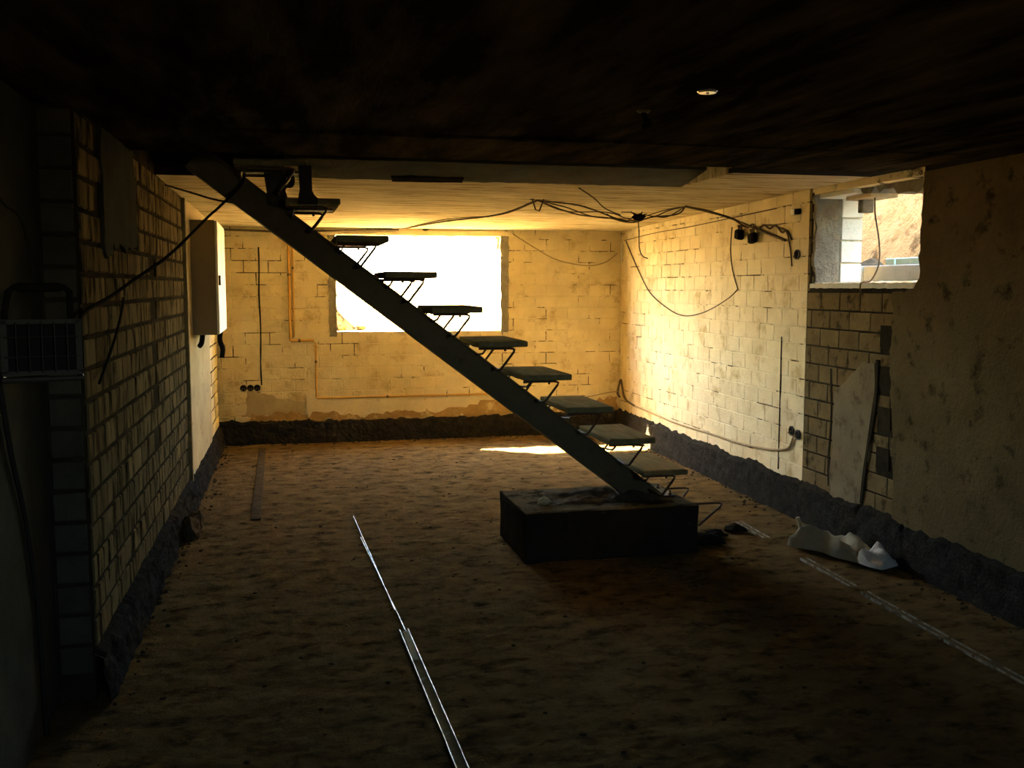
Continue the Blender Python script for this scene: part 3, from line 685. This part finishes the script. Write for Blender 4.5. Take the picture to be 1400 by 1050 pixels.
# boxes and sockets on the right wall
def jbox(label, u, v, s, rot):
    p = FR.p(u, v, .03); t = thing('junction_box', label, 'junction box', FR.p(u, v, 0)); mb = MB()
    ca, sa = math.cos(rot), math.sin(rot)
    f = lambda q: FR.p(u + q.x * ca - q.z * sa, v + q.x * sa + q.z * ca, q.y)
    mb.box(-s, s, .010, .055, -s, s, fn=f, cham=.008); obj('body', mb, 'plastic_black', t)
    mb = MB(); mb.box(-s * .85, s * .85, .055, .062, -s * .85, s * .85, fn=f, cham=.003); obj('lid', mb, 'plastic_black', t)
    for k in (-1, 0, 1):
        mb = MB(); mb.tube([f(Vector((k * s * .6, .03, s))), f(Vector((k * s * .8, .035, s + .035)))], .008, 6); obj('gland', mb, 'cable', t)
jbox('black junction box dangling under the cable run, further one', 7.50, 2.07, .040, .15)
jbox('black junction box dangling under the cable run, nearer one', 7.25, 2.03, .040, -.12)
def socket(label, frame, u, v, group=None):
    t = thing('socket_box', label, 'socket box', frame.p(u, v, 0), group); mb = MB()
    mb.lathe([(.036, .0), (.036, .014), (.030, .014), (.030, .004)], 14, lambda q: frame.p(u + q.x, v + q.y, q.z)); obj('ring', mb, 'steel_black', t)
    mb = MB(); mb.lathe([(.029, .0085), (.029, .010)], 14, lambda q: frame.p(u + q.x, v + q.y, q.z)); obj('hollow', mb, 'plastic_black', t)
    for k in (-1, 1):
        mb = MB(); mb.tube([frame.p(u + .008 * k, v, .008), frame.p(u + .012 * k, v - .008, .024), frame.p(u + .016 * k, v - .022, .028)], .003, 5); obj('wire_end', mb, 'cable', t)
socket('left one of three black socket holes low on the back wall', FB, .375, .592)
socket('middle one of three black socket holes low on the back wall', FB, .305, .592)
socket('right one of three black socket holes low on the back wall', FB, .235, .592)
socket('black socket hole low on the right wall, further of the pair', FR, 6.57, .60)
socket('black socket hole low on the right wall, nearer of the pair', FR, 6.47, .585)
socket('small black hole high on the right wall beside the small opening', FR, 6.56, 1.88)
t = thing('cable_clip', 'small bright fitting on the right wall beside the top of the small opening', 'clip', FR.p(6.62, 2.19, 0))
mb = MB(); FR.box(mb, 6.59, 6.64, 2.165, 2.21, 0, .03, cham=.006); obj('body', mb, 'white_plastic', t)
mb = MB(); FR.box(mb, 6.52, 6.58, 2.165, 2.205, 0, .03, cham=.006); obj('clamp', mb, 'plastic_black', t)

# pipes on the back wall
def pipe(label, pts, r):
    t = thing('pipe', label, 'pipe', pts[0]); mb = MB(); mb.tube(pts, r, 10); obj('tube', mb, 'pipe', t, smooth=True)
    for p, q in zip(pts[:-1], pts[1:]):
        mb = MB(); a = Vector(p).lerp(Vector(q), .35); d = (Vector(q) - Vector(p)).normalized() * .012
        if (Vector(q) - Vector(p)).length > .2: mb.tube([a - d, a + d], r * 1.35, 10); obj('clip', mb, 'steel_dark', t)
pipe('ochre pipe dropping down the back wall then turning right, wider of two', [(.115, 10.735, 2.14), (.115, 10.735, 1.10), (.125, 10.735, 1.085), (.36, 10.735, 1.085)], .014)
pipe('ochre pipe beside the wider one at the top of the back wall', [(.155, 10.737, 2.14), (.155, 10.737, 1.30), (.15, 10.737, 1.12)], .009)
pipe('thin ochre pipe running down and then along the back wall above the pale plaster', [(.375, 10.737, 1.06), (.375, 10.737, .485), (.39, 10.737, .468), (2.50, 10.737, .47)], .010)

# ------------------------------------------------------------------ ceiling fittings
t = thing('ceiling_disc', 'round white cover disc on the dark ceiling', 'cover disc', (1.478, 3.316, 2.334)); mb = MB()
mb.lathe([(.036, 0), (.036, -.004), (.030, -.010), (.0, -.012)][:3], 24, lambda v: v + Vector((1.478, 3.316, 2.334))); obj('disc', mb, 'gloss_white', t)
mb = MB(); mb.lathe([(.006, -.010), (.006, -.013)], 10, lambda v: v + Vector((1.478, 3.316, 2.334))); obj('screw', mb, 'zinc', t)
t = thing('ceiling_stub', 'dark cable stub hanging from the near ceiling beyond the white disc', 'cable stub', (1.405, 3.75, 2.334)); mb = MB()
mb.tube(smoothpath([(1.405, 3.75, 2.337), (1.41, 3.75, 2.31), (1.425, 3.74, 2.285), (1.40, 3.73, 2.27)], 5), .011, 8); obj('stub', mb, 'plastic_black', t)
mb = MB(); mb.lathe([(.028, 0), (.022, -.008)], 14, lambda v: v + Vector((1.405, 3.75, 2.334))); obj('rosette', mb, 'steel_dark', t)

# ------------------------------------------------------------------ floor tracks
def track(label, a, b, wd=.045, flanges=(1, 1), web=True, h=.011):
    a = Vector((*a, 0)); b = Vector((*b, 0)); d = (b - a).normalized(); sd = Vector((d.y, -d.x, 0))
    t = thing('floor_track', label, 'floor track', a + Vector((0, 0, floor_z(a.x, a.y))))
    L = (b - a).length; n = max(2, int(L / .12))
    def strip(o0, o1, z0, z1, seed, gap=0):
        mb = MB()
        vs = []; fs = []
        for i in range(n + 1):
            p = a + d * (L * i / n); j = .0012 * nz(p.y * 5, seed, 2); zf = floor_z(p.x, p.y)
            zb = max(zf, -.004) 
            vs += [p + sd * (o0 + j) + Vector((0, 0, zb + z0)), p + sd * (o1 + j) + Vector((0, 0, zb + z0)), p + sd * (o1 + j) + Vector((0, 0, zb + z1)), p + sd * (o0 + j) + Vector((0, 0, zb + z1))]
        for i in range(n):
            q = 4 * i; r = q + 4
            fs += [(q + k, q + (k + 1) % 4, r + (k + 1) % 4, r + k) for k in range(4)]
        fs += [(3, 2, 1, 0), tuple(4 * n + k for k in range(4))]
        return mb.add(vs, fs)
    if web: obj('web', strip(-wd / 2, wd / 2, -.004, .004, 1), 'zinc_dusty', t)
    if flanges[0]: obj('flange', strip(-wd / 2, -wd / 2 + .004, -.004, h, 2), 'zinc', t)
    if flanges[1]: obj('flange', strip(wd / 2 - .004, wd / 2, -.004, h, 3), 'zinc', t)
    return t
track('bent left lip of the broken metal floor track, furthest piece', (.472, 7.12), (.525, 4.95), flanges=(1, 0), web=False)
track('long thin right lip of the broken metal floor track', (.515, 6.5), (.582, 4.62), flanges=(0, 1), web=False)
track('long metal floor track in the middle of the floor, nearest piece', (.555, 4.66), (.592, 2.6))
mb = MB(); x = .557; mb.box(.545, .572, 4.25, 4.62, .006, .010, fn=None); tag(obj('metal_plate', mb, 'bag', base=(.56, 4.4, 0)), 'short bright metal plate lying in the broken floor track', 'plate')
track('metal floor track right of the block, furthest piece', (3.12, 6.36), (3.10, 5.88))
track('metal floor track before the pale sack, second piece from the block', (3.085, 5.38), (3.06, 4.80))
track('metal floor track on the right, third piece from the block', (3.055, 4.68), (3.03, 3.98))
track('metal floor track on the right, nearest piece', (3.025, 3.95), (3.0, 2.9))
mb = MB(); mb.box(-.225, -.155, 7.2, 10.4, -.006, .006, cham=.002)
tag(obj('floor_batten', mb, 'rubble', base=(-.19, 8.8, 0)), 'dark flat batten sunk in the floor near the left wall', 'batten')

# ------------------------------------------------------------------ sack on the floor
sk_ = thing('crumpled_sack', 'crumpled pale sack lying on the floor by the right wall', 'sack', (3.385, 5.40, 0))
ax = Vector((.24, -.60, 0)).normalized(); bx = Vector((ax.y, -ax.x, 0)) * -1
def sack(a, b, u0, u1, hh, seed):
    u = u0 + (u1 - u0) * a; v = -.14 + .20 * b
    e = max(0, min(1, 5 * a, 5 * (1 - a), 4 * b, 4 * (1 - b)))
    h = hh * e ** .4 * (.45 + (.75 * (1 - (u - u0) / (u1 - u0))) + .28 * math.sin(v * 34 + u * 7 + 3 * nz(u * 4, v * 4, seed)) * (.4 + b) + .25 * nz(u * 9, v * 14, seed) + .16 * nz(u * 24, v * 30, seed)) + .012
    p = Vector((3.385, 5.40, 0)) + ax * u + bx * (v * (1 + .3 * nz(u * 5, 1, seed)))
    return p + Vector((0, 0, h))
mb = MB(); mb.grid(44, 24, lambda a, b: sack(a, b, -.33, .22, .115, 3)); obj('body', mb, 'bag', sk_, smooth=False)
mb = MB(); mb.grid(20, 16, lambda a, b: sack(a, b, .17, .36, .085, 9)); obj('flap', mb, 'bag_white', sk_)['label'] = 'white turned-over flap'
mb = MB(); mb.tube([(3.285, 5.76, .06), (3.275, 5.77, .11), (3.262, 5.78, .155)], .014, 7); obj('tip', mb, 'timber', sk_)

# clods beside the plinth
for i, (x, y, r, lb) in enumerate([(2.66, 5.86, .075, 'dark clod of rubble against the right side of the concrete block'), (2.98, 6.12, .055, 'dark clod of rubble under the bare stair bracket'), (2.80, 6.02, .05, 'small dark clod between the block and the bare bracket')]):
    t = thing('clod', lb, 'clod', (x, y, 0)); mb = MB(); chunk(mb, (x, y, r * .3), r, i + 3, (1.3, 1, .55)); obj('body', mb, 'tar', t)
    mb = MB(); chunk(mb, (x + r * 1.2, y - r * .6, r * .15), r * .4, i + 13, (1, 1, .6), 1); obj('crumb', mb, 'tar', t)
for i, (x, y, r, lb) in enumerate([(-.60, 6.75, .085, 'rough brown stone at the foot of the left wall, nearer of two'), (-.585, 7.05, .07, 'rough brown stone at the foot of the left wall, further of two')]):
    t = thing('stone', lb, 'stone', (x, y, 0)); mb = MB(); chunk(mb, (x, y, r * .6), r, i + 23, (.8, 1.3, 1)); obj('body', mb, 'rubble', t)
